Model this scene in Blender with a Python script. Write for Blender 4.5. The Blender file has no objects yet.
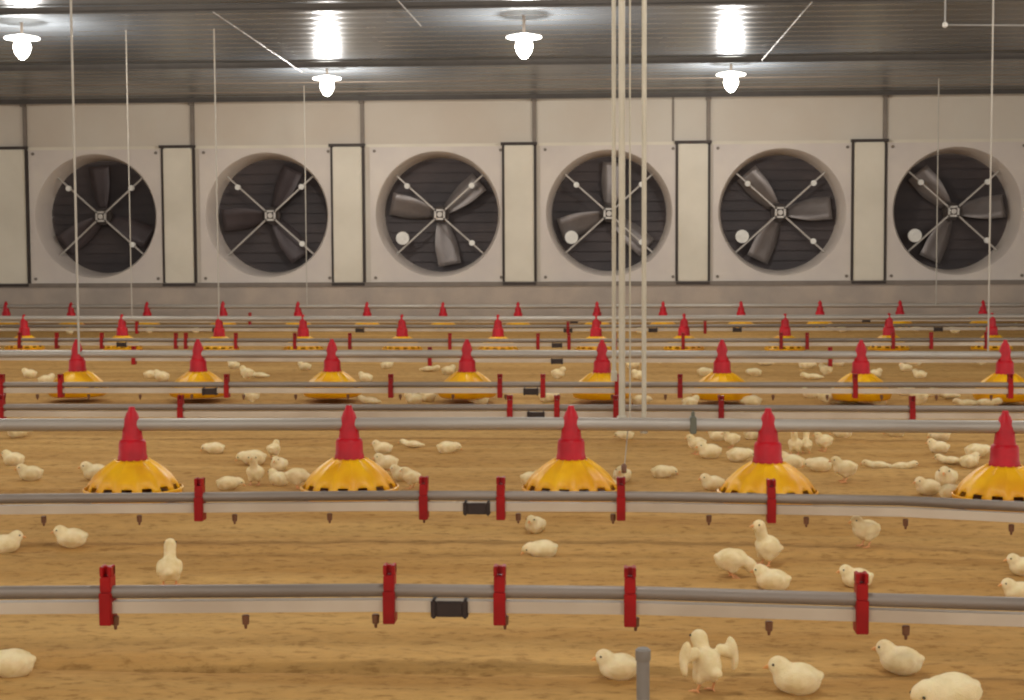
import bpy, bmesh, math, random
from mathutils import Vector, Matrix, noise
random.seed(7)
C = bpy.context.scene.collection
SC = bpy.context.scene
R = math.radians

# ---------------------------------------------------------------- camera
F_PX, H_CAM = 1600.0, 0.90
PITCH, YAW, ROLL = R(3.83), R(3.5), R(-0.29)
cam_d = bpy.data.cameras.new('camera'); cam_d.sensor_width = 36.0
cam_d.lens = F_PX / 1024.0 * 36.0; cam_d.clip_end = 200
cam = bpy.data.objects.new('camera', cam_d); C.objects.link(cam)
ROT = Matrix.Rotation(YAW, 3, 'Z') @ Matrix.Rotation(R(90) - PITCH, 3, 'X') @ Matrix.Rotation(ROLL, 3, 'Z')
CAM = Vector((0, 0, H_CAM))
cam.matrix_world = Matrix.Translation(CAM) @ ROT.to_4x4()
SC.camera = cam

# ---------------------------------------------------------------- world, exposure
SC.view_settings.view_transform = 'Standard'; SC.view_settings.look = 'None'
SC.view_settings.gamma = 1.0; SC.view_settings.use_curve_mapping = False
SC.view_settings.exposure = 1.15
SC.cycles.filter_width = 2.2            # the soft lens of the phone
wd = bpy.data.worlds.new('world'); SC.world = wd; wd.use_nodes = True
wd.node_tree.nodes['Background'].inputs[0].default_value = (1.0, 0.965, 0.92, 1)
wd.node_tree.nodes['Background'].inputs[1].default_value = 0.62

WALL_Y = 18.2
LAMP_Z = 2.47
LAMP_W = 26.0

def ray(px, py): return ROT @ Vector(((px - 512) / F_PX, -(py - 350) / F_PX, -1.0))
def at_z(px, py, z):                      # the point of the height z seen at a pixel
    d = ray(px, py); t = (z - H_CAM) / d.z; return CAM + d * t
def at_y(px, py, y):                      # the point of the depth y seen at a pixel
    d = ray(px, py); t = y / d.y; return CAM + d * t

# lamps of the house out of view behind and above the camera
for yy in (9.9, 6.9, 3.9, 0.9, -2.1):
    for xx in (-5.9, -1.95, 2.0, 5.95):
        ld = bpy.data.lights.new('house_lamp', 'POINT'); ld.energy = LAMP_W; ld.shadow_soft_size = 0.09
        ld.color = (1.0, 0.965, 0.92)
        lo = bpy.data.objects.new('house_lamp', ld); C.objects.link(lo); lo.location = (xx + (1.98 if round((yy - 0.9) / 3) % 2 else 0), yy, LAMP_Z - .12)

# ---------------------------------------------------------------- helpers
def lin(c):
    c = c / 255.0
    return c / 12.92 if c <= 0.04045 else ((c + 0.055) / 1.055) ** 2.4
def rgb(r, g, b): return (lin(r), lin(g), lin(b), 1)

def mat(name, col, rough=0.6, metal=0.0, col2=None, scale=8.0, stretch=(1, 1, 1), bump=0.0, bscale=60.0, emit=0.0, spec=0.5, detail=4, sss=0.0, alpha=None, lo=0.35, hi=0.65):
    m = bpy.data.materials.new(name); m.use_nodes = True
    nt = m.node_tree; b = nt.nodes['Principled BSDF']
    b.inputs['Base Color'].default_value = col; b.inputs['Roughness'].default_value = rough
    b.inputs['Metallic'].default_value = metal; b.inputs['Specular IOR Level'].default_value = spec
    tc = nt.nodes.new('ShaderNodeTexCoord'); mp = nt.nodes.new('ShaderNodeMapping')
    nt.links.new(tc.outputs['Object'], mp.inputs[0]); mp.inputs['Scale'].default_value = stretch
    if col2 is None: col2 = tuple(c * 0.86 for c in col[:3]) + (1,)
    n = nt.nodes.new('ShaderNodeTexNoise'); n.inputs['Scale'].default_value = scale; n.inputs['Detail'].default_value = detail
    nt.links.new(mp.outputs[0], n.inputs['Vector'])
    cr = nt.nodes.new('ShaderNodeValToRGB'); cr.color_ramp.elements[0].position = lo; cr.color_ramp.elements[1].position = hi
    cr.color_ramp.elements[0].color = col; cr.color_ramp.elements[1].color = col2
    nt.links.new(n.outputs[0], cr.inputs[0]); nt.links.new(cr.outputs[0], b.inputs['Base Color'])
    if bump:
        n2 = nt.nodes.new('ShaderNodeTexNoise'); n2.inputs['Scale'].default_value = bscale; n2.inputs['Detail'].default_value = 6
        nt.links.new(mp.outputs[0], n2.inputs['Vector'])
        bp = nt.nodes.new('ShaderNodeBump'); bp.inputs['Strength'].default_value = bump; bp.inputs['Distance'].default_value = 0.01
        nt.links.new(n2.outputs[0], bp.inputs['Height']); nt.links.new(bp.outputs[0], b.inputs['Normal'])
    if emit:
        b.inputs['Emission Color'].default_value = (1, 0.96, 0.88, 1); b.inputs['Emission Strength'].default_value = emit
    if sss:
        b.inputs['Subsurface Weight'].default_value = sss; b.inputs['Subsurface Radius'].default_value = (0.02, 0.012, 0.006)
        b.inputs['Subsurface Scale'].default_value = 0.3
    return m

M = dict(
    litter=mat('litter', rgb(192, 152, 92), 0.95, col2=rgb(170, 128, 72), scale=1.6, stretch=(0.35, 3.0, 1), bump=0.6, bscale=45, spec=0.1, detail=8),
    ceil=mat('corrugated_steel', rgb(136, 142, 148), 0.27, 0.16, col2=rgb(112, 118, 124), scale=0.8, stretch=(1, .3, 1)),
    wall=mat('insulated_wall_panel', rgb(198, 188, 172), 0.55, col2=rgb(190, 176, 158), scale=0.9),
    pillar=mat('cream_cover_sheet', rgb(212, 202, 182), 0.5, col2=rgb(202, 192, 172), scale=2),
    housing=mat('fan_housing_sheet', rgb(206, 194, 180), 0.5, col2=rgb(194, 182, 172), scale=1.6),
    kerb=mat('concrete_kerb', rgb(176, 160, 144), 0.85, col2=rgb(158, 146, 134), scale=3, bump=0.3),
    dark=mat('dark_steel', rgb(62, 52, 46), 0.6, 0.3),
    seam=mat('seam_strip', rgb(126, 114, 102), 0.6, 0.2),
    shutter=mat('dark_shutter', rgb(70, 60, 58), 0.6, 0.2, col2=rgb(54, 47, 47), scale=2),
    blade=mat('fan_blade_steel', rgb(128, 120, 116), 0.42, 0.4),
    bladed=mat('shaded_fan_blade', rgb(76, 66, 66), 0.55, 0.2),  # blade steel with the dim light on the two left fans painted in
    strut=mat('strut_steel', rgb(186, 178, 168), 0.45, 0.4),
    bolt=mat('white_pulley', rgb(228, 224, 214), 0.5),
    steel=mat('galvanised_pipe', rgb(142, 130, 118), 0.5, 0.3, col2=rgb(122, 110, 98), scale=5, stretch=(.3, 2, 2)),
    auger=mat('galvanised_feed_tube', rgb(172, 164, 152), 0.46, 0.3, col2=rgb(152, 142, 130), scale=3, stretch=(.4, 2, 2)),
    pvc=mat('dusty_white_pipe', rgb(198, 182, 160), 0.55, col2=rgb(180, 162, 140), scale=4),
    red=mat('red_plastic', rgb(160, 8, 10), 0.45, col2=rgb(130, 6, 8), scale=9, spec=0.3),
    redc=mat('red_feeder_plastic', rgb(188, 6, 26), 0.42, col2=rgb(160, 4, 20), scale=14, spec=0.3),
    yel=mat('yellow_plastic', rgb(238, 178, 4), 0.42, col2=rgb(222, 154, 2), scale=10, sss=0.15),
    yeld=mat('feed_crumbs', rgb(168, 120, 58), 0.9, col2=rgb(130, 88, 40), scale=90),
    black=mat('black_rubber', rgb(44, 28, 20), 0.6),
    nip=mat('brown_nipple', rgb(110, 70, 44), 0.5),
    down=mat('chick_down', rgb(244, 224, 178), 0.9, col2=rgb(226, 200, 146), scale=30, bump=0.5, bscale=420, spec=0.1, sss=0.25),
    beak=mat('beak_horn', rgb(226, 160, 92), 0.5), eye=mat('eye_black', rgb(18, 14, 12), 0.2),
    leg=mat('leg_skin', rgb(226, 160, 104), 0.6),
    rope=mat('suspension_cord', rgb(176, 168, 154), 0.6), wire=mat('steel_wire', rgb(150, 146, 140), 0.45, 0.3),
    hose=mat('beige_standpipe', rgb(186, 176, 154), 0.5), grey=mat('grey_post', rgb(130, 122, 112), 0.6),
    shade=mat('lamp_disc', rgb(235, 235, 230), 0.4, emit=3.2), bulb=mat('glowing_bulb', rgb(255, 250, 240), 0.3, emit=7.0),
    purlin=mat('purlin_steel', rgb(84, 78, 72), 0.6, 0.2), clamp=mat('clamp_metal', rgb(104, 104, 88), 0.5, 0.3),
)

nt = M['litter'].node_tree; pb = nt.nodes['Principled BSDF']; src = pb.inputs['Base Color'].links[0].from_socket
tc = nt.nodes.new('ShaderNodeTexCoord'); mp = nt.nodes.new('ShaderNodeMapping'); mp.inputs['Scale'].default_value = (.7, 1.2, 1)
nz = nt.nodes.new('ShaderNodeTexNoise'); nz.inputs['Scale'].default_value = 26; nz.inputs['Detail'].default_value = 5; nz.inputs['Roughness'].default_value = .7
cr = nt.nodes.new('ShaderNodeValToRGB'); cr.color_ramp.elements[0].position = .36; cr.color_ramp.elements[0].color = (.62, .56, .5, 1)
cr.color_ramp.elements[1].position = .66; cr.color_ramp.elements[1].color = (1.14, 1.12, 1.08, 1); e_ = cr.color_ramp.elements.new(.47); e_.color = (1, 1, 1, 1)
mx = nt.nodes.new('ShaderNodeMix'); mx.data_type = 'RGBA'; mx.blend_type = 'MULTIPLY'; mx.inputs[0].default_value = .8
nt.links.new(tc.outputs['Object'], mp.inputs[0]); nt.links.new(mp.outputs[0], nz.inputs['Vector']); nt.links.new(nz.outputs[0], cr.inputs[0])
nt.links.new(src, mx.inputs[6]); nt.links.new(cr.outputs[0], mx.inputs[7]); nt.links.new(mx.outputs[2], pb.inputs['Base Color'])

class MB:
    def __init__(s): s.v = []; s.f = []
    def box(s, a, b):
        x0, y0, z0 = a; x1, y1, z1 = b; n = len(s.v)
        s.v += [(x0, y0, z0), (x1, y0, z0), (x1, y1, z0), (x0, y1, z0), (x0, y0, z1), (x1, y0, z1), (x1, y1, z1), (x0, y1, z1)]
        s.f += [tuple(n + i for i in q) for q in ((0, 3, 2, 1), (4, 5, 6, 7), (0, 1, 5, 4), (1, 2, 6, 5), (2, 3, 7, 6), (3, 0, 4, 7))]
        return s
    def cbox(s, c, d): return s.box([c[i] - d[i] / 2 for i in range(3)], [c[i] + d[i] / 2 for i in range(3)])
    def tube(s, pts, r, seg=12, caps=True):
        pts = [Vector(p) for p in pts]; rr = r if isinstance(r, (list, tuple)) else [r] * len(pts); base = len(s.v)
        for i, p in enumerate(pts):
            t = (pts[min(i + 1, len(pts) - 1)] - pts[max(i - 1, 0)]).normalized()
            up = Vector((0, 0, 1)) if abs(t.z) < 0.9 else Vector((1, 0, 0))
            u = t.cross(up).normalized(); w = u.cross(t)
            for k in range(seg):
                a = 2 * math.pi * k / seg + math.pi / seg
                s.v.append(tuple(p + u * math.cos(a) * rr[i] + w * math.sin(a) * rr[i]))
        for i in range(len(pts) - 1):
            for k in range(seg):
                a = base + i * seg + k; b = base + i * seg + (k + 1) % seg
                s.f.append((a, b, b + seg, a + seg))
        if caps:
            s.f.append(tuple(base + k for k in reversed(range(seg))))
            s.f.append(tuple(base + (len(pts) - 1) * seg + k for k in range(seg)))
        return s
    def lathe(s, prof, seg=24, c=(0, 0, 0), wob=None):
        base = len(s.v)
        for j, (r, z) in enumerate(prof):
            for k in range(seg):
                a = 2 * math.pi * k / seg; q = r * (wob(j, k) if wob else 1)
                s.v.append((c[0] + q * math.cos(a), c[1] + q * math.sin(a), c[2] + z))
        for j in range(len(prof) - 1):
            for k in range(seg):
                a = base + j * seg + k; b = base + j * seg + (k + 1) % seg
                s.f.append((a, b, b + seg, a + seg))
        s.f.append(tuple(base + k for k in reversed(range(seg)))); s.f.append(tuple(base + (len(prof) - 1) * seg + k for k in range(seg)))
        return s
    def disc_y(s, c, r, d, seg=20):           # short cylinder with its axis along Y
        return s.tube([(c[0], c[1] - d / 2, c[2]), (c[0], c[1] + d / 2, c[2])], r, seg)
    def build(s, name, m, parent=None, smooth=False, bevel=0.0):
        me = bpy.data.meshes.new(name); me.from_pydata(s.v, [], s.f); me.update()
        bm = bmesh.new(); bm.from_mesh(me)
        if bevel:
            bmesh.ops.bevel(bm, geom=[e for e in bm.edges if len(e.link_faces) == 2 and e.calc_face_angle(0) > 0.6], offset=bevel, segments=2, affect='EDGES')
        bmesh.ops.recalc_face_normals(bm, faces=bm.faces); bm.to_mesh(me); bm.free()
        me.materials.append(m)
        if smooth:
            me.shade_smooth()
            try: me.set_sharp_from_angle(angle=R(40))
            except Exception: pass
        o = bpy.data.objects.new(name, me); C.objects.link(o)
        if parent: o.parent = parent
        return o

def tag(o, label, cat, group=None):
    o['label'] = label; o['category'] = cat
    if group: o['group'] = group
    return o
def struct(o): o['kind'] = 'structure'; return o
def thing(name, loc, label, cat, group=None, rz=0):
    o = bpy.data.objects.new(name, None); C.objects.link(o); o.location = loc; o.rotation_euler = (0, 0, rz)
    o.empty_display_size = 0.05
    return tag(o, label, cat, group)
def copy_tree(o, parent=None):
    c = o.copy(); C.objects.link(c)
    if parent: c.parent = parent
    for ch in KIDS.get(o, []): copy_tree(ch, c)
    return c
KIDS = {}
def remember(root):
    for o in list(bpy.data.objects):
        if o.parent: KIDS.setdefault(o.parent, [])
        if o.parent and o not in KIDS[o.parent]: KIDS[o.parent].append(o)

ORD = ['leftmost', 'second from the left', 'third from the left', 'fourth from the left', 'fifth from the left', 'sixth from the left', 'seventh from the left', 'eighth from the left',
       'ninth from the left', 'tenth from the left', 'eleventh from the left', 'twelfth from the left', 'thirteenth from the left', 'fourteenth from the left']
def order(i, n):
    if i == n - 1 and n > 1: return 'rightmost'
    if i == n - 2 and n > 4: return 'second from the right'
    if i == n - 3 and n > 6: return 'third from the right'
    return ORD[i]

# ---------------------------------------------------------------- floor
def ridge(x, y):
    a = noise.noise(Vector((x * 0.22, y * 3.1, 1.7))) * 0.011 + noise.noise(Vector((x * 0.8, y * 7.0, 5.1))) * 0.005
    a += noise.noise(Vector((x * 7, y * 12, 9.3))) * 0.004 + noise.noise(Vector((x * 17, y * 22, 2.3))) * 0.003
    for py, w, d in ((667, 0.04, 0.024), (531, 0.05, 0.016), (553, 0.04, 0.014), (573, 0.035, 0.010), (466, .05, .014), (445, .05, .012)):
        yc = TROUGH[py] + 0.03 * noise.noise(Vector((x * 0.9, py, 0)))
        a -= d * math.exp(-((y - yc) / w) ** 2) * (0.65 + 0.5 * noise.noise(Vector((x * 0.7, py * 1.3, 4))))
    return a
TROUGH = {p: at_z(512, p, 0).y for p in (667, 531, 553, 573, 466, 445)}
def grid(x0, x1, nx, ys):
    mb = MB()
    for y in ys:
        for i in range(nx + 1):
            x = x0 + (x1 - x0) * i / nx; mb.v.append((x, y, ridge(x, y)))
    for j in range(len(ys) - 1):
        for i in range(nx):
            a = j * (nx + 1) + i; mb.f.append((a, a + 1, a + nx + 2, a + nx + 1))
    return mb
ys = [-3.0, -1.0, 0.5, 1.5]; y = 2.2
while y < WALL_Y - .05: ys.append(y); y += 0.013 * (1 + max(0, y - 4) * 0.22)
ys.append(WALL_Y + .05)
struct(grid(-13, 13, 900, ys).build('floor', M['litter'], smooth=True))

# ---------------------------------------------------------------- end wall
FAN_X = [at_y(px, 214, WALL_Y).x for px in (96, 267, 438, 609, 782, 957)]
STEP = (FAN_X[-1] - FAN_X[0]) / 5
FX = [FAN_X[0] + STEP * k for k in range(-1, 7)]
FZ, HS = 1.23, 0.775                       # fan centre height, half size of the housing
Z0, Z1, ZT = FZ - HS, FZ + HS, 2.60
w = MB()
w.box((-13, WALL_Y, Z1 + .01), (13, WALL_Y + .12, ZT + .05))
edges = [-13] + [e for x in FAN_X for e in (x - HS, x + HS)] + [13]
for a, b in zip(edges[0::2], edges[1::2]): w.box((a, WALL_Y, Z0), (b, WALL_Y + .12, Z1 + .02))
struct(w.build('wall_back', M['wall']))
struct(MB().box((-13, WALL_Y - .05, -.05), (13, WALL_Y + .12, Z0 - .02)).build('trim_1', M['kerb'], bevel=.008))
struct(MB().box((-13, WALL_Y - .065, Z0 - .045), (13, WALL_Y + .1, Z0 + .005)).build('trim_2', M['seam']))
struct(MB().box((-13, WALL_Y - .02, Z1 - .012), (13, WALL_Y + .02, Z1 + .022)).build('trim_3', M['pillar']))
pw = STEP / 2 - HS                         # half width between two housings
tn = 4
for k in range(len(FX) - 1):
    xc = (FX[k] + FX[k + 1]) / 2 - .0
    c = struct(MB().box((xc - .165, WALL_Y - .07, Z0), (xc + .165, WALL_Y, Z1)).build('trim_%d' % tn, M['pillar'], bevel=.012)); tn += 1
    e = MB().box((xc - .195, WALL_Y - .035, Z0 - .02), (xc - .167, WALL_Y, Z1)).box((xc + .167, WALL_Y - .035, Z0 - .02), (xc + .195, WALL_Y, Z1))
    e.box((xc - .205, WALL_Y - .095, Z1 - .004), (xc + .205, WALL_Y - .001, Z1 + .028)).box((xc - .19, WALL_Y - .08, Z0 - .03), (xc + .19, WALL_Y - .001, Z0 - .001))
    struct(e.build('trim_%d' % tn, M['dark'])); tn += 1
    s_ = MB().box((xc + .15, WALL_Y - .03, Z1 + .03), (xc + .195, WALL_Y - .001, 2.50)).cbox((xc + .17, WALL_Y - .05, 2.51), (.06, .06, .05))
    struct(s_.build('trim_%d' % tn, M['seam'], bevel=.004)); tn += 1
xs = at_y(673, 120, WALL_Y).x
struct(MB().box((xs - .012, WALL_Y - .012, Z1 + .03), (xs + .012, WALL_Y, 2.53)).build('trim_%d' % tn, M['seam'])); tn += 1

# ---------------------------------------------------------------- ceiling
CZ0, CSL = 2.545, math.tan(R(1.6))         # height at the end wall, gentle rise towards the ridge
def cz(y): return CZ0 + (WALL_Y - y) * CSL if y > 5 else CZ0 + (WALL_Y - 5) * CSL - (5 - y) * CSL
mb = MB(); yy = -4.0; prof = []
pitch = 0.25
while yy < WALL_Y + .1:
    for d, h in ((0, 0), (.08, .003), (.125, .009), (.18, .005)): prof.append((yy + d, h))
    yy += pitch
prof = [p for p in prof if p[0] < WALL_Y + .1]
for (yy, h) in prof:
    mb.v += [(-13, yy, cz(yy) + h), (13, yy, cz(yy) + h)]
for i in range(len(prof) - 1): mb.f.append((2 * i, 2 * i + 1, 2 * i + 3, 2 * i + 2))
n0 = len(mb.v); mb.box((-13, -4, 3.1), (13, WALL_Y + .1, 3.15))
struct(mb.build('ceiling', M['ceil']))
for y0 in (9.1, 12.15, 15.25, 17.95):      # purlins
    b = MB(); z = cz(y0)
    b.box((-13, y0 - .03, z - .055), (13, y0 - .024, z)); b.box((-13, y0 - .03, z - .039), (13, y0 + .03, z - .034)); b.box((-13, y0 + .024, z - .039), (13, y0 + .03, z - .028))
    struct(b.build('trim_%d' % tn, M['purlin'])); tn += 1
for y0, zz, r in ((16.5, .03, .008), (17.2, .04, .010)):   # slim conduit runs under the sheets
    struct(MB().tube([(-13, y0, cz(y0) - zz), (13, y0, cz(y0) - zz)], r, 8).build('trim_%d' % tn, M['seam'])); tn += 1

# diagonal bracing rods on the underside of the roof
def on_ceiling(px, py, drop=.07):
    d = ray(px, py)
    t = 5.0
    for _ in range(60): 
        p = CAM + d * t; t = (cz(p.y) - drop - H_CAM) / d.z
    return CAM + d * t
for (a, b, lab) in (((213, 12), (302, 72), 'thin steel bracing rod slanting down to the right under the ceiling'),
                    ((392, -6), (421, 26), 'short bracing rod at the top edge of the photo, left of middle lamp'),
                    ((812, 2), (762, 60), 'shiny steel bracing rod slanting down to the left beside the right lamp')):
    p, q = on_ceiling(*a), on_ceiling(*b)
    o = MB().tube([p, q], .0055, 8).build('bracing_rod', M['wire'], smooth=True); tag(o, lab, 'rod', 'bracing rods under the ceiling')

# ---------------------------------------------------------------- fans
def ring_plate(mb, hw, r, y0, y1, seg=72):
    base = len(mb.v)
    for k in range(seg):
        a = 2 * math.pi * k / seg; c, s_ = math.cos(a), math.sin(a); q = hw / max(abs(c), abs(s_))
        mb.v += [(q * c, y0, q * s_), (r * c, y0, r * s_), ((r - .02) * c, y0 + .035, (r - .02) * s_), ((r - .055) * c, y1, (r - .055) * s_), (q * c, y0 + .04, q * s_)]
    for k in range(seg):
        a = base + 5 * k; b = base + 5 * ((k + 1) % seg)
        for i in range(3): mb.f.append((a + i, b + i, b + i + 1, a + i + 1))
        mb.f.append((a + 4, b + 4, b, a))
# blade angles, which fan shows its pulley, whether a louver edge shows
FANS = [((95, 215, 335), 0, 'leftmost exhaust fan, dark, behind two thin vertical cables'),
        ((65, 185, 305), 0, 'dark exhaust fan second from the left with a thin cross brace'),
        ((40, 167, 280), 1, 'exhaust fan third from the left, with a bright blade pointing left'),
        ((84, 198, 318), 1, 'exhaust fan crossed by the beige vertical pipes right of the middle'),
        ((130, 5, 245), 1, 'exhaust fan second from the right, blades pointing right and down left'),
        ((131, 6, 246), 1, 'rightmost exhaust fan, with its square hub bracket lit brightly')]
for i, x in enumerate(FAN_X):
    ang, pul, lab = FANS[i]
    t = thing('exhaust_fan', (x, WALL_Y, FZ), lab, 'exhaust fan', 'exhaust fans in the end wall')
    h = MB(); ring_plate(h, HS, .715, -.015, .40); h.build('housing', M['housing'], t, smooth=True)
    for sx in (-1, 1):
        for sz in (-1, 1): MB().disc_y((sx * .72, -.02, sz * .72), .018, .02, 10).build('corner_bolt', M['seam'], t, smooth=True)
    sh = MB(); sh.box((-.68, .46, -.68), (.68, .47, .68))
    for k in range(12):
        z = -.66 + k * .115; n = len(sh.v)
        sh.v += [(-.66, .405, z), (.66, .405, z), (.66, .435, z + .125), (-.66, .435, z + .125)]; sh.f.append((n, n + 1, n + 2, n + 3))
    sh.build('shutter', M['shutter'], t)
    for a in ang:                                            # three twisted sheet-metal blades
        b = MB(); A = R(a); ca, sa = math.cos(A), math.sin(A); N = 10
        for j in range(N + 1):
            u = j / N; r = .09 + u * .50; wd_ = .075 + .065 * math.sin(min(1, u * 1.25) * math.pi * .62); tw = R(38 - 24 * u)
            for q, yoff in ((-1, 0), (-.33, .012), (.33, .012), (1, 0)):
                s_ = q * wd_; lx, lz = r, s_ * math.cos(tw)
                b.v.append((lx * ca - lz * sa, .29 + s_ * math.sin(tw) + yoff, lx * sa + lz * ca))
        for j in range(N):
            for q in range(3): n = j * 4 + q; b.f.append((n, n + 1, n + 5, n + 4))
        o = b.build('fan_blade', M['blade' if pul else 'bladed'], t, smooth=True)
        md = o.modifiers.new('thickness', 'SOLIDIFY'); md.thickness = .004
    MB().disc_y((0, .29, 0), .10, .07, 24).build('hub', M['dark'], t, smooth=True)
    arms = (42, 138, 222, 318)
    for a in arms:
        c, s_ = math.cos(R(a)), math.sin(R(a))
        MB().tube([(.05 * c, .19, .05 * s_), (.672 * c, .20, .672 * s_)], .0115, 8).build('strut', M['strut'], t, smooth=True)
    br = MB(); 
    for s_ in (-1, 1): br.cbox((s_ * .05, .18, 0), (.022, .03, .12)); br.cbox((0, .18, s_ * .05), (.12, .03, .022))
    br.disc_y((0, .21, 0), .03, .10, 16); br.build('hub_bracket', M['strut'], t)
    for a in arms:
        c, s_ = math.cos(R(a)), math.sin(R(a))
        if a == 222 and pul:
            p = MB().disc_y((-.43, .18, -.27), .075, .05, 24).disc_y((-.43, .15, -.27), .03, .03, 16).build('drive_pulley', M['bolt'], t, smooth=True)
        elif not (a == 222): MB().disc_y((.50 * c, .17, .49 * s_), .032, .04, 14).build('strut_end', M['bolt'], t, smooth=True)

# ---------------------------------------------------------------- lamps
def lamp(px, py, yd, lab):
    p = at_y(px, py, yd); top = cz(p.y)
    t = thing('ceiling_lamp', (p.x, p.y, p.z), lab, 'lamp', 'lamps under the ceiling')
    MB().tube([(0, 0, .03), (0, 0, top - p.z)], .012, 10).build('lamp_stem', M['seam'], t, smooth=True)
    MB().lathe([(.02, .045), (.05, .04), (.135, .022), (.142, .012), (.135, .006), (.05, .0)], 32).build('lamp_disc', M['shade'], t, smooth=True)
    MB().lathe([(.03, .0), (.062, -.02), (.072, -.06), (.058, -.105), (.034, -.14), (.012, -.155)], 24).build('bulb', M['bulb'], t, smooth=True)
    ld = bpy.data.lights.new('lamp_light', 'POINT'); ld.energy = LAMP_W; ld.shadow_soft_size = .08; ld.color = (1, .97, .92)
    lo = bpy.data.objects.new('lamp_light', ld); C.objects.link(lo); lo.parent = t; lo.location = (0, 0, -.26)
lamp(22, 40, 12.8, 'glowing disc lamp at the far left, near the upper left corner')
lamp(524, 39, 12.8, 'glowing disc lamp at the top in the middle, the brightest')
lamp(327, 80, 15.7, 'small glowing lamp close to the end wall, left of the middle')
lamp(731, 76, 15.7, 'small glowing lamp close to the end wall, right of the pipes')

# ---------------------------------------------------------------- drinker lines and feed lines
def poly(pts):
    def f(x):
        if x <= pts[0][0]: i = 0
        elif x >= pts[-1][0]: i = len(pts) - 2
        else: i = max(j for j in range(len(pts) - 1) if pts[j][0] <= x)
        (x0, y0), (x1, y1) = pts[i], pts[i + 1]; return y0 + (y1 - y0) * (x - x0) / (x1 - x0)
    return f
def line_path(pts, z, off, extra=260):
    f = poly(pts); xs_ = [-extra] + [p[0] for p in pts] + [1024 + extra]
    P = [at_z(x, f(x), z) for x in xs_]
    a = P[0] + (P[0] - P[1]).normalized() * 2.0; b = P[-1] + (P[-1] - P[-2]).normalized() * 2.0
    return [Vector((p.x, p.y, z + off)) for p in [a] + P + [b]]
ZR = .13
DR = [  # name, pixel points of the line, brackets, couplings
    ('nearest', [(0, 601), (380, 598.5), (645, 601.5), (894, 609), (1024, 613)], (108, 390, 500, 630, 861), (450,), True),
    ('second nearest', [(0, 505), (385, 501.5), (645, 502.5), (900, 507), (1024, 513)], (200, 424, 501, 621, 771), (477,), True),
    ('third nearest', [(0, 411), (512, 411.5), (1024, 413)], (2, 181, 510, 557, 616, 721, 912), (536,), True),
    ('fourth nearest', [(0, 388), (512, 388), (1024, 388.5)], (2, 61, 227, 391, 500, 543, 617, 680, 855, 1010), (531, 210), True),
    ('fifth nearest', [(0, 356.5), (512, 358.5), (1024, 358.5)], (134, 430, 830), (557,), False),
    ('sixth nearest', [(0, 342), (512, 343), (1024, 342)], (20, 57, 102, 176, 186, 236, 295, 350, 450, 538, 569, 615, 683, 781, 807, 893, 931, 986), (557, 122), False),
    ('seventh nearest', [(0, 328), (512, 328.5), (1024, 327)], (137, 568, 705), (217, 360, 568, 653, 737, 938), False),
    ('farthest', [(0, 320), (512, 320), (1024, 318)], (250, 600), (574, 866), False)]
for name, pts, brs, cps, nip in DR:
    f = poly(pts); o0 = at_z(512, f(512), ZR)
    t = thing('drinker_line', (o0.x, o0.y, 0), '%s drinker line, grey steel tube over a white water pipe with red clips' % name, 'drinker line', 'drinker lines across the house')
    L = lambda v: (v[0] - o0.x, v[1] - o0.y, v[2])
    MB().tube([L(p) for p in line_path(pts, ZR, .0185)], .0145, 14).build('support_tube', M['steel'], t, smooth=True)
    path = [L(p) for p in line_path(pts, ZR, -.0135)]
    MB().tube(path, .0180, 4).build('water_pipe', M['pvc'], t)
    for bx in brs:
        p = at_z(bx, f(bx), ZR); q = L((p.x, p.y, ZR))
        b = MB().box((q[0] - .013, q[1] - .024, .079), (q[0] + .013, q[1] + .024, .150))
        b.box((q[0] - .012, q[1] - .019, .150), (q[0] + .012, q[1] + .019, .184))
        b.box((q[0] - .013, q[1] - .016, .184), (q[0] - .005, q[1] + .016, .206)).box((q[0] + .005, q[1] - .016, .184), (q[0] + .013, q[1] + .016, .206))
        b.box((q[0] - .013, q[1] + .0, .186), (q[0] + .013, q[1] + .014, .204))
        b.build('red_clip', M['red'], t, bevel=.0015)
    for cx in cps:
        p = at_z(cx, f(cx), ZR); q = L((p.x, p.y, ZR))
        b = MB().cbox((q[0], q[1], .112), (.060, .040, .034)); b.cbox((q[0] - .034, q[1], .112), (.012, .046, .040)); b.cbox((q[0] + .034, q[1], .112), (.012, .046, .040))
        b.build('black_coupling', M['black'], t, bevel=.003)
    if nip:
        x_ref = at_z(245 if name == 'nearest' else 140, f(200), ZR).x
        xl = at_z(-30, f(0), ZR).x; xr = at_z(1054, f(1024), ZR).x
        k = math.ceil((xl - x_ref) / .282)
        P = line_path(pts, ZR, 0)
        while x_ref + k * .282 < xr:
            X = x_ref + k * .282; k += 1
            for a, b in zip(P, P[1:]):
                if a.x <= X <= b.x: Y = a.y + (b.y - a.y) * (X - a.x) / (b.x - a.x)
            q = L((X, Y, 0))
            MB().lathe([(.003, .066), (.004, .074), (.0075, .076), (.0085, .094), (.006, .096)], 10, (q[0], q[1], 0)).build('nipple', M['nip'], t, smooth=True)

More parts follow.
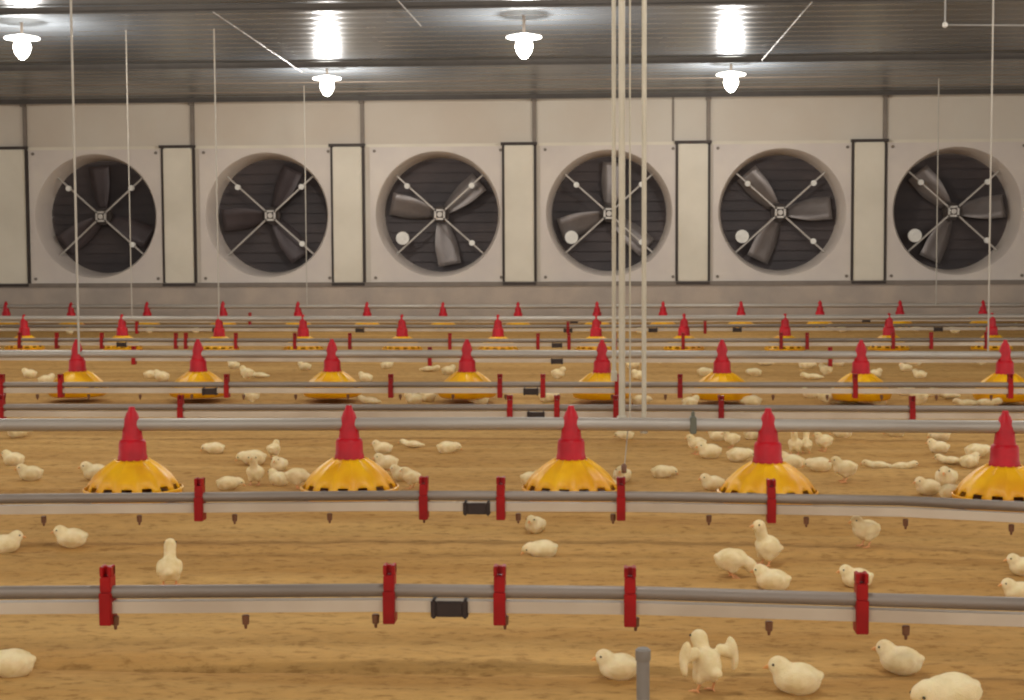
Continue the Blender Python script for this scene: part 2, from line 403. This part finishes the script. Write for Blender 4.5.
# feeder pan
def feeder_proto():
    t = thing('feeder_pan', (0, 0, 0), '', 'feeder', 'feeder')
    cone = MB().lathe([(.010, .318), (.013, .305), (.020, .295), (.031, .262), (.035, .215), (.037, .205), (.044, .200), (.047, .19), (.048, .150), (.051, .145), (.051, .128), (.045, .126)], 28)
    cone.build('feed_cone', M['redc'], t, smooth=True)
    seg = 56; mb = MB()
    prof = [(.056, .134), (.064, .128), (.086, .114), (.112, .094), (.135, .072), (.150, .050), (.160, .030)]
    for j, (r, z) in enumerate(prof):
        for k in range(seg):
            a = 2 * math.pi * k / seg; q = r * (1 + (.022 if k % 4 == 0 else 0)); mb.v.append((q * math.cos(a), q * math.sin(a), z + (.003 if k % 4 == 0 else 0)))
    for j in range(len(prof) - 1):
        for k in range(seg):
            if j >= 5 and k % 4 in (1, 2): continue         # feeding windows near the rim
            a = j * seg + k; b = j * seg + (k + 1) % seg; mb.f.append((a, b, b + seg, a + seg))
    g = mb.build('grille', M['yel'], t, smooth=True); md = g.modifiers.new('t', 'SOLIDIFY'); md.thickness = .004
    pan = MB().lathe([(.150, .0), (.158, .004), (.166, .030), (.170, .036), (.170, .030), (.162, .004)], 48)
    pan = MB()
    pan.v = []; prof = [(.10, -.004), (.150, -.004), (.160, .003), (.168, .034), (.173, .036), (.172, .030), (.164, .000)]
    pan = MB().lathe([(.150, -.008), (.162, .0), (.172, .034), (.167, .036), (.158, .010), (.10, .006)], 48)
    pan.build('pan', M['yel'], t, smooth=True)
    MB().lathe([(.155, .008), (.12, .018), (.06, .026), (.02, .027)], 32).build('feed', M['yeld'], t, smooth=True)
    return t
proto = feeder_proto()
FR = [  # row name, pixel points of the feed tube, its height, feeder pixels
    ('nearest', [(0, 425), (512, 423.5), (1024, 427)], .275, (132, 349, 571, 768, 1005)),
    ('second', [(0, 354), (512, 354), (1024, 355.5)], .275, (77, 198, 332, 467, 602, 722, 861, 1005)),
    ('third', [(0, 318.5), (512, 319), (1024, 316.5)], .27, (24, 122, 219, 303, 402, 498, 596, 684, 785, 889, 992)),
    ('farthest', [(0, 306.5), (512, 306.5), (1024, 305)], .225, (6, 71, 147, 223, 298, 367, 443, 518, 597, 663, 741, 820, 900, 983))]
remember(proto)
first = True
for name, pts, z, xs_ in FR:
    f = poly(pts); o0 = at_z(512, f(512), z)
    t = thing('feed_line', (o0.x, o0.y, 0), '%s grey galvanised feed tube running above %s row of feeder pans' % (name, 'its'), 'feed line', 'feed tubes across the house')
    t['label'] = 'grey galvanised feed tube carrying the %s row of feeder pans' % name
    MB().tube([(p.x - o0.x, p.y - o0.y, p.z) for p in line_path(pts, z, 0)], .0225, 18).build('feed_tube', M['auger'], t, smooth=True)
    if name == 'nearest':
        p = at_z(693, f(693), z)
        q = (p.x - o0.x, p.y - o0.y, z)
        MB().cbox((q[0], q[1], q[2]), (.022, .056, .058)).cbox((q[0], q[1], q[2] + .036), (.012, .02, .02)).build('hanger_clamp', M['clamp'], t, bevel=.003)
    n = len(xs_)
    for i, x in enumerate(xs_):
        p = at_z(x, f(x), z); 
        if first: o = proto; first = False
        else: o = copy_tree(proto)
        o.location = (p.x, p.y, max(ridge(p.x, p.y), -.004) + .004 + {'nearest': .012, 'second': .036, 'third': -.016, 'farthest': 0}[name]); o.rotation_euler = (0, 0, random.uniform(0, 6))
        if name == 'farthest': o.location.z -= .045
        o['group'] = 'feeder pans of the %s row' % name
        o['label'] = 'yellow feeder pan with red cone, %s in the %s feeder row' % (order(i, n), name)

# ---------------------------------------------------------------- cables and pipes
def cable(px0, py0, py1, y, r, lab, name='suspension_cable', m='rope', dx=0, grp='thin cables hanging in front of the end wall'):
    a = at_y(px0, py0, y); b = at_y(px0 + dx, py1, y); zt = min(cz(y), a.z) if py0 > 20 else cz(y)
    a2 = Vector((a.x, y, zt))
    o = MB().tube([a2, Vector((b.x if dx else a.x, y, b.z))], r, 8).build(name, M[m], smooth=True)
    return tag(o, lab, 'cable', grp)
yF3 = at_z(512, 319, .27).y; yF2 = at_z(512, 354, .275).y; yF4 = at_z(512, 306.5, .225).y
def drop(px, ytop, ybot, yd, r, lab):
    b = at_y(px, ybot, yd); a = at_y(px, ytop, yd); ztop = cz(yd) if ytop < 30 else a.z
    o = MB().tube([(b.x, yd, ztop), (b.x, yd, b.z)], r, 8).build('suspension_cable', M['rope'], smooth=True)
    tag(o, lab, 'cable', 'thin cables hanging in front of the end wall')
drop(79, 0, 354, yF2, .0065, 'pale thin cable hanging in front of the leftmost fan, left of its hub')
drop(132, 0, 318, yF3, .0045, 'faint thin cable hanging in front of the leftmost fan, right of its hub')
drop(219, 0, 318, yF3, .006, 'thin cable hanging along the left rim of the second fan')
drop(307, 0, 306, yF4, .005, 'faint thin cable hanging over the right side of the second fan')
drop(936, 0, 306, yF4, .006, 'thin cable hanging in front of the rightmost fan, left of its hub')
drop(988, 0, 354, yF2, .0045, 'thin cable hanging in front of the rightmost fan, right of its hub')
yF1 = at_z(632, 423, .275).y
for px, r, bot, dy, lab in ((622, .0115, 425, .0, 'wider beige vertical pipe hanging from the ceiling to the nearest feed tube'),
                     (644, .0085, 432, -.032, 'slim beige vertical pipe right of the wider one, down to the nearest feed tube'),
                     (614, .0075, 380, .06, 'dim narrow pipe just left of the wider beige vertical pipe'),
                     (630, .003, 425, .05, 'thin cord between the two beige vertical pipes')):
    b = at_y(px, bot, yF1 + dy)
    o = thing('hanging_pipe' if r > .005 else 'hanging_rope', (b.x, yF1 + dy, b.z), lab, 'pipe' if r > .005 else 'rope', 'vertical pipes hanging to the nearest feed tube' if r > .005 else None)
    top = cz(yF1) - b.z
    MB().tube([(0, 0, 0), (0, 0, top)], r, 12).build('pipe' if r > .005 else 'cord', M['hose'], o, smooth=True)
    MB().lathe([(r * 1.5, -.004), (r * 1.5, .03), (r, .034)], 14).build('end_cap', M['hose'], o, smooth=True)
    MB().lathe([(r, top - .03), (r * 2.4, top - .02), (r * 2.4, top)], 14).build('ceiling_cap', M['hose'], o, smooth=True)
s0 = at_y(628, 436, yF1); s1 = at_y(624, 464, yF1)
t = thing('hanging_sensor', (s1.x, yF1, s1.z - .03), 'small dark plug hanging on a pale cord below the nearest feed tube', 'sensor')
MB().tube([(s0.x - s1.x, 0, .275 - s1.z + .03 - .02), (.002, 0, .028)], .0022, 8).build('cord', M['rope'], t, smooth=True)
MB().lathe([(.005, -.002), (.009, .0), (.010, .024), (.006, .03), (.003, .032)], 14).build('plug', M['nip'], t, smooth=True)
# short grey post in the foreground
p = at_y(643, 650, 2.98)
t = thing('standpipe', (p.x, 2.98, 0), 'short grey post standing in the litter at the bottom edge, beside a chick', 'post')
MB().tube([(0, 0, -.02), (0, 0, p.z)], .0125, 16).build('tube', M['grey'], t, smooth=True)
MB().lathe([(.0135, p.z - .02), (.0145, p.z - .018), (.0145, p.z), (.010, p.z + .004)], 16).build('rim', M['grey'], t, smooth=True)
# pipe runs with small white joints high at the right
for (x0, y0, x1, yd, lab) in ((945, 25, 1120, 10.6, 'thin pale conduit under the ceiling at the upper right corner'),):
    a, b = at_y(x0, y0, yd), at_y(x1, y0 + 1, yd)
    t = thing('conduit', a, lab, 'conduit'); 
    MB().tube([(0, 0, 0), b - a], .006, 8).build('tube', M['wire'], t, smooth=True)
    MB().tube([(0, 0, -.02), (0, 0, cz(yd) - a.z)], .005, 8).build('drop_rod', M['wire'], t, smooth=True)
    MB().lathe([(.010, -.016), (.017, -.008), (.017, .01), (.008, .018)], 14).build('joint', M['bolt'], t, smooth=True)

# ---------------------------------------------------------------- chicks
def blob(parts, name, vox=.0032):
    bm = bmesh.new()
    for (c, r, *rot) in parts:
        mtx = Matrix.Translation(Vector(c))
        if rot: mtx = mtx @ Matrix.Rotation(R(rot[0]), 4, rot[1])
        mtx = mtx @ Matrix.Diagonal(Vector((r[0], r[1], r[2], 1)))
        bmesh.ops.create_icosphere(bm, subdivisions=3, radius=1, matrix=mtx)
    me = bpy.data.meshes.new('tmp'); bm.to_mesh(me); bm.free()
    o = bpy.data.objects.new('tmp', me); C.objects.link(o)
    md = o.modifiers.new('r', 'REMESH'); md.mode = 'VOXEL'; md.voxel_size = vox; md.use_smooth_shade = True
    s_ = o.modifiers.new('s', 'SMOOTH'); s_.iterations = 9; s_.factor = .6
    bpy.context.view_layer.update()
    dg = bpy.context.evaluated_depsgraph_get()
    res = bpy.data.meshes.new_from_object(o.evaluated_get(dg)); res.name = name
    bpy.data.objects.remove(o); res.materials.clear(); res.materials.append(M['down'])
    for p_ in res.polygons: p_.use_smooth = True
    return res
def base(z, lean=0):
    return [((-.004, 0, z), (.040, .032, .031)), ((.016, 0, z + .002), (.028, .027, .027)), ((-.035, 0, z + .007), (.015, .013, .010), 20, 'Y'),
            ((-.006, .025, z + .004), (.030, .009, .018), 8, 'Y'), ((-.006, -.025, z + .004), (.030, .009, .018), 8, 'Y')]
def head(x, z, y=0): return [((x, y, z), (.0185, .0165, .0170)), ((x + .008, y, z - .002), (.012, .012, .011))]
def neck(x0, z0, x1, z1, y1=0, r=.0175): return [((x0 + (x1 - x0) * k / 3, y1 * k / 3, z0 + (z1 - z0) * k / 3), (r, r, r)) for k in range(4)]
LEG = {}
def thighs(z): return [((.002, s * .015, z), (.016, .012, .018)) for s in (-1, 1)]
POSES = {
    'sit': (base(.026) + neck(.020, .036, .030, .046, r=.020) + head(.034, .051), (.034, .051, 0, 5), None),
    'doze': (base(.025) + neck(.024, .030, .040, .034) + head(.048, .030), (.048, .030, 0, 25), None),
    'stand': (base(.052) + neck(.020, .062, .032, .078, r=.019) + head(.036, .082) + thighs(.034), (.036, .082, 0, 0), .030),
    'peck': (base(.050) + neck(.026, .052, .050, .036) + head(.056, .028) + thighs(.032), (.056, .028, 0, 55), .028),
    'alert': ([((-.006, 0, .050), (.036, .030, .032), -25, 'Y'), ((-.034, 0, .046), (.020, .013, .011), -10, 'Y'), ((-.006, .025, .052), (.028, .009, .019), -15, 'Y'), ((-.006, -.025, .052), (.028, .009, .019), -15, 'Y')]
              + neck(.010, .068, .018, .100, r=.0165) + head(.022, .108) + thighs(.030), (.022, .108, 0, -10), .026),
    'flap': ([((-.004, 0, .056), (.034, .026, .032), -30, 'Y'), ((-.034, 0, .046), (.020, .012, .010))] + neck(.012, .072, .022, .094, r=.016) + head(.026, .100)
             + [((-.006, s * .036, .078), (.014, .020, .011), s * -38, 'X') for s in (-1, 1)] + [((-.010, s * .052, .082), (.013, .010, .026), s * 14, 'X') for s in (-1, 1)]
             + [((-.012, s * .056, .058), (.010, .007, .022), s * -8, 'X') for s in (-1, 1)] + thighs(.034), (.026, .100, 0, -10), .028),
    'sprawl': ([((0, 0, .020), (.050, .026, .021)), ((-.046, 0, .018), (.026, .014, .010)), ((-.004, .022, .022), (.034, .009, .014)), ((-.004, -.022, .022), (.034, .009, .014))]
               + neck(.036, .024, .056, .030) + head(.062, .032), (.062, .032, 0, 5), None),
}
PR = {}
for pn, (parts, hd, legz) in POSES.items():
    me = blob(parts, 'chick_' + pn)
    hx, hz, hy, tilt = hd; T = Matrix.Translation((hx, 0, hz)) @ Matrix.Rotation(R(tilt), 4, 'Y')
    bk = MB().tube([(.016, 0, -.002), (.022, 0, -.003), (.0285, 0, -.0055)], [.0045, .0036, .0008], 8); bk.v = [tuple(T @ Vector(v)) for v in bk.v]
    ey = MB()
    for s in (-1, 1): ey.lathe([(.0004, -.0024), (.0018, -.0017), (.0024, 0), (.0018, .0017), (.0004, .0024)], 10, (.0085, s * .0150, .0035))
    ey.v = [tuple(T @ Vector(v)) for v in ey.v]
    legs = []
    if legz:
        for s in (-1, 1):
            l = MB().tube([(.002, s * .015, legz), (-.004, s * .016, .018), (.004, s * .017, .004)], [.0035, .0027, .0025], 8)
            for a in (-32, 0, 32, 180):
                n = .018 if a != 180 else .008
                l.tube([(.004, s * .017, .004), (.004 + n * math.cos(R(a)), s * .017 + n * math.sin(R(a)), .0015)], [.0022, .0012], 6)
            legs.append(l)
    root = bpy.data.objects.new('chick', me); C.objects.link(root); root['category'] = 'chick'; KIDS[root] = []
    KIDS[root].append(bk.build('beak', M['beak'], root, smooth=True)); KIDS[root].append(ey.build('eyes', M['eye'], root, smooth=True))
    for l in legs: KIDS[root].append(l.build('leg', M['leg'], root, smooth=True))
    PR[pn] = [root, False]

def chick(px, py, pose, deg, s, label, group, parts=True):
    p = at_z(px, py, 0); root, used = PR[pose]
    if not used: o = root; PR[pose][1] = True
    elif parts: o = copy_tree(root)
    else: o = root.copy(); C.objects.link(o)
    o.location = (p.x, p.y, ridge(p.x, p.y) - .001); o.rotation_euler = (0, 0, R(deg)); o.scale = (s, s, s)
    o['label'] = label; o['category'] = 'chick'; o['group'] = group

G1, G2, G3 = 'chicks in front of the nearest drinker line', 'chicks between the two nearest drinker lines', 'chicks around the nearest feeder row'
near = [
    (12, 676, 'doze', 186, 1.05, 'white chick lying cut off by the left edge in the bottom left corner', G1),
    (619, 678, 'sit', 190, .95, 'white chick facing left, touching the short grey post at the bottom', G1),
    (706, 692, 'flap', 118, 1.05, 'white chick with raised wings, standing right of the grey post', G1),
    (797, 692, 'sit', 172, 1.1, 'white chick lying between the wing-flapping chick and the right-hand foreground pair', G1),
    (901, 668, 'sit', 158, 1.02, 'white chick lying nearest below the rightmost clip of the nearest drinker line', G1),
    (951, 711, 'doze', 205, 1.35, 'largest white chick, cut off by the bottom edge at the right', G1),
    (5, 550, 'sit', 20, 1.0, 'white chick half out of frame at the left edge, behind the nearest drinker line', G2),
    (72, 547, 'sit', 195, 1.0, 'white chick crouching left of the leftmost clip, between the nearest drinker lines', G2),
    (535, 531, 'sit', 250, .9, 'small upright white chick just behind another, right below the second drinker line', G2),
    (543, 554, 'doze', 200, .95, 'white chick lying in front of a small upright one, middle of the picture', G2),
    (170, 587, 'alert', 100, 1.0, 'white chick with stretched neck behind the left end of the nearest drinker line', G2),
    (766, 566, 'alert', 205, 1.05, 'white chick standing tall in the middle of the group of three', G2),
    (731, 577, 'peck', 10, 1.0, 'white chick leaning right, leftmost in the group of three', G2),
    (773, 590, 'sit', 160, 1.0, 'white chick frontmost in the group of three, close behind the nearest line', G2),
    (857, 588, 'sit', 185, .9, 'white chick half hidden behind the rightmost red clip of the nearest line', G2),
    (866, 547, 'stand', 205, .98, 'lone white chick standing right of the group of three', G2),
    (1024, 574, 'sit', 180, .9, 'white chick cut off by the right edge, the higher of two there', G2),
    (1020, 600, 'sit', 180, .9, 'white chick cut off by the right edge, just behind the nearest drinker line', G2),
    (14, 464, 'sit', 175, 1.0, 'white chick near the left edge, the upper of two', G3),
    (31, 481, 'sit', 200, 1.0, 'white chick near the left edge, the lower of two', G3),
    (96, 480, 'sit', 200, 1.1, 'white chick pressed against the left side of the leftmost nearest feeder', G3),
    (215, 452, 'doze', 190, .9, 'lone white chick between first and second nearest feeders, close to the feed tube', G3),
    (254, 464, 'doze', 185, 1.1, 'white chick at the upper left of the cluster left of the second feeder', G3),
    (274, 458, 'stand', 80, .8, 'white chick standing at the top of the cluster left of the second feeder', G3),
    (279, 471, 'sit', 260, .95, 'round white chick at the right of the cluster left of the second feeder', G3),
    (255, 485, 'alert', 265, .95, 'yellowish white chick upright at the front of the cluster left of the second feeder', G3),
    (279, 486, 'sit', 150, .95, 'white chick behind the second drinker line, nearer the round one', G3),
    (297, 490, 'peck', 10, .95, 'white chick pecking at the left rim of the second nearest feeder', G3),
    (228, 491, 'doze', 10, .9, 'white chick lying low just behind the second line, right of its leftmost clip', G3),
    (383, 452, 'sit', 190, .9, 'small white chick just right of the red cone of the second feeder', G3),
    (413, 447, 'sprawl', 165, .8, 'white chick lying beyond the second feeder, close under the feed tube', G3),
    (447, 452, 'doze', 10, .95, 'lone white chick midway between second and third feeders near the feed tube', G3),
    (387, 470, 'sit', 200, 1.0, 'white chick behind the right shoulder of the second nearest feeder', G3),
    (403, 481, 'sit', 185, .95, 'white chick beside the right rim of the second feeder, between two others', G3),
    (412, 490, 'stand', 160, .8, 'white chick at the right rim of the second feeder, touching a red clip', G3),
    (531, 487, 'sit', 340, .9, 'white chick at the left rim of the third nearest feeder', G3),
    (626, 440, 'doze', 180, .8, 'tiny white chick below the beige vertical pipes', G3),
    (622, 482, 'sit', 260, 1.0, 'white chick hidden behind the red clip right of the third feeder', G3),
    (608, 492, 'doze', 170, .8, 'white chick feeding at the right rim of the third nearest feeder', G3),
    (662, 478, 'doze', 5, .9, 'lone white chick between third and fourth feeders, right of the pipes', G3),
    (697, 454, 'stand', 200, .9, 'white chick leftmost in the cluster left of the fourth feeder', G3),
    (710, 458, 'sit', 200, 1.1, 'white chick front middle in the cluster left of the fourth feeder', G3),
    (718, 441, 'sit', 180, .9, 'white chick rearmost in the cluster left of the fourth feeder', G3),
    (732, 447, 'stand', 190, .8, 'white chick rear right in the cluster left of the fourth feeder', G3),
    (738, 461, 'doze', 10, 1.05, 'white chick lying close left of the red cone of the fourth feeder', G3),
    (752, 440, 'sit', 10, .85, 'white chick behind the cone of the fourth feeder, to its left', G3),
    (713, 492, 'sit', 200, .95, 'white chick at the left rim of the fourth nearest feeder', G3),
    (792, 468, 'sit', 170, 1.05, 'white chick behind the right shoulder of the fourth nearest feeder', G3),
    (795, 453, 'alert', 250, .9, 'yellowish chick standing just right of the fourth feeder cone', G3),
    (806, 452, 'alert', 80, .8, 'thin upright white chick second right of the fourth feeder cone', G3),
    (824, 450, 'stand', 200, .9, 'white chick standing third right of the fourth feeder cone', G3),
    (843, 438, 'doze', 180, .9, 'white chick lying under the feed tube, beyond the block-shaped pair', G3),
    (820, 473, 'doze', 180, 1.0, 'white chick lying left against the big blocky one right of the fourth feeder', G3),
    (845, 483, 'stand', 185, 1.0, 'big white chick standing between the fourth and fifth feeders', G3),
    (878, 468, 'sprawl', 180, .8, 'white chick stretched out flat, left one of the low pair', G3),
    (902, 468, 'sprawl', 5, .8, 'white chick stretched out flat, right one of the low pair', G3),
    (896, 437, 'doze', 180, .85, 'tiny white chick under the feed tube above the low stretched pair', G3),
    (941, 440, 'doze', 185, .9, 'white chick rearmost in the group left of the fifth feeder', G3),
    (939, 452, 'sit', 170, .95, 'white chick with raised head in the group left of the fifth feeder', G3),
    (951, 464, 'sprawl', 150, .85, 'white chick lying slantwise in the group left of the fifth feeder', G3),
    (976, 458, 'doze', 10, 1.05, 'white chick right beside the red cone of the fifth feeder', G3),
    (969, 466, 'sit', 20, .9, 'white chick between the slantwise one and the fifth feeder', G3),
    (946, 488, 'sit', 250, 1.2, 'round white chick at the left shoulder of the fifth nearest feeder', G3),
    (928, 496, 'sit', 200, 1.0, 'white chick left of the round one beside the fifth feeder', G3),
    (950, 499, 'doze', 0, .9, 'white chick lying low at the left rim of the fifth feeder', G3),
    (985, 501, 'doze', 10, .9, 'white chick lying in front of the fifth nearest feeder', G3),
]
for a in near: chick(*a)
far = [(30, 379), (46, 384), (151, 379), (162, 381), (234, 369), (247, 381), (262, 362), (260, 378), (305, 371), (366, 382), (387, 369), (429, 372), (448, 374), (558, 381),
       (633, 368), (639, 379), (660, 365), (704, 376), (755, 376), (765, 365), (806, 368), (813, 379), (826, 377), (838, 366), (875, 377), (906, 371), (915, 366), (920, 378), (981, 367)]
mid = [(252, 405), (370, 404), (414, 404), (428, 402), (548, 402), (640, 404), (690, 407), (752, 406), (810, 398), (826, 405), (838, 404), (853, 403), (879, 406), (906, 396), (918, 409), (932, 397), (950, 400), (967, 408), (986, 408), (1011, 403), (18, 437), (480, 404)]
dist = [(70, 335), (150, 333), (196, 333), (640, 334), (830, 331), (842, 332), (916, 331), (955, 333), (1014, 330)]
FE2 = (77, 198, 332, 467, 602, 722, 861, 1005)
def gap_name(x):
    k = sum(1 for q in FE2 if q < x); w_ = ['first', 'second', 'third', 'fourth', 'fifth', 'sixth', 'seventh', 'eighth']
    return 'left of the first' if k == 0 else 'right of the eighth' if k == 8 else 'between %s and %s' % (w_[k - 1], w_[k])
for lst, ds, grp in ((far, 'beyond fourth drinker line', 'small chicks beyond the fourth drinker line'), (mid, 'before fourth drinker line', 'small chicks before the fourth drinker line')):
    lst = sorted(lst); by = {}
    for q in lst: by.setdefault(gap_name(q[0]), []).append(q)
    for g, qs in by.items():
        for i, q in enumerate(qs):
            lab = 'tiny chick %s, %s second-row feeder%s' % (ds, g, '' if len(qs) == 1 else ', ' + order(i, len(qs)))
            chick(q[0], q[1], random.choice(['sit', 'doze', 'sit', 'stand', 'sprawl']), random.choice([0, 180]) + random.uniform(-35, 35), random.uniform(.95, 1.15), lab, grp, parts=False)
for i, q in enumerate(dist):
    chick(q[0], q[1], 'sit', random.uniform(0, 360), 1.1, 'minute pale chick among the far lines, %s of these' % order(i, len(dist)), 'far chicks near the end wall', parts=False)
for pn, (root, used) in PR.items():
    if not used:
        for k in KIDS[root]: bpy.data.objects.remove(k)
        bpy.data.objects.remove(root)
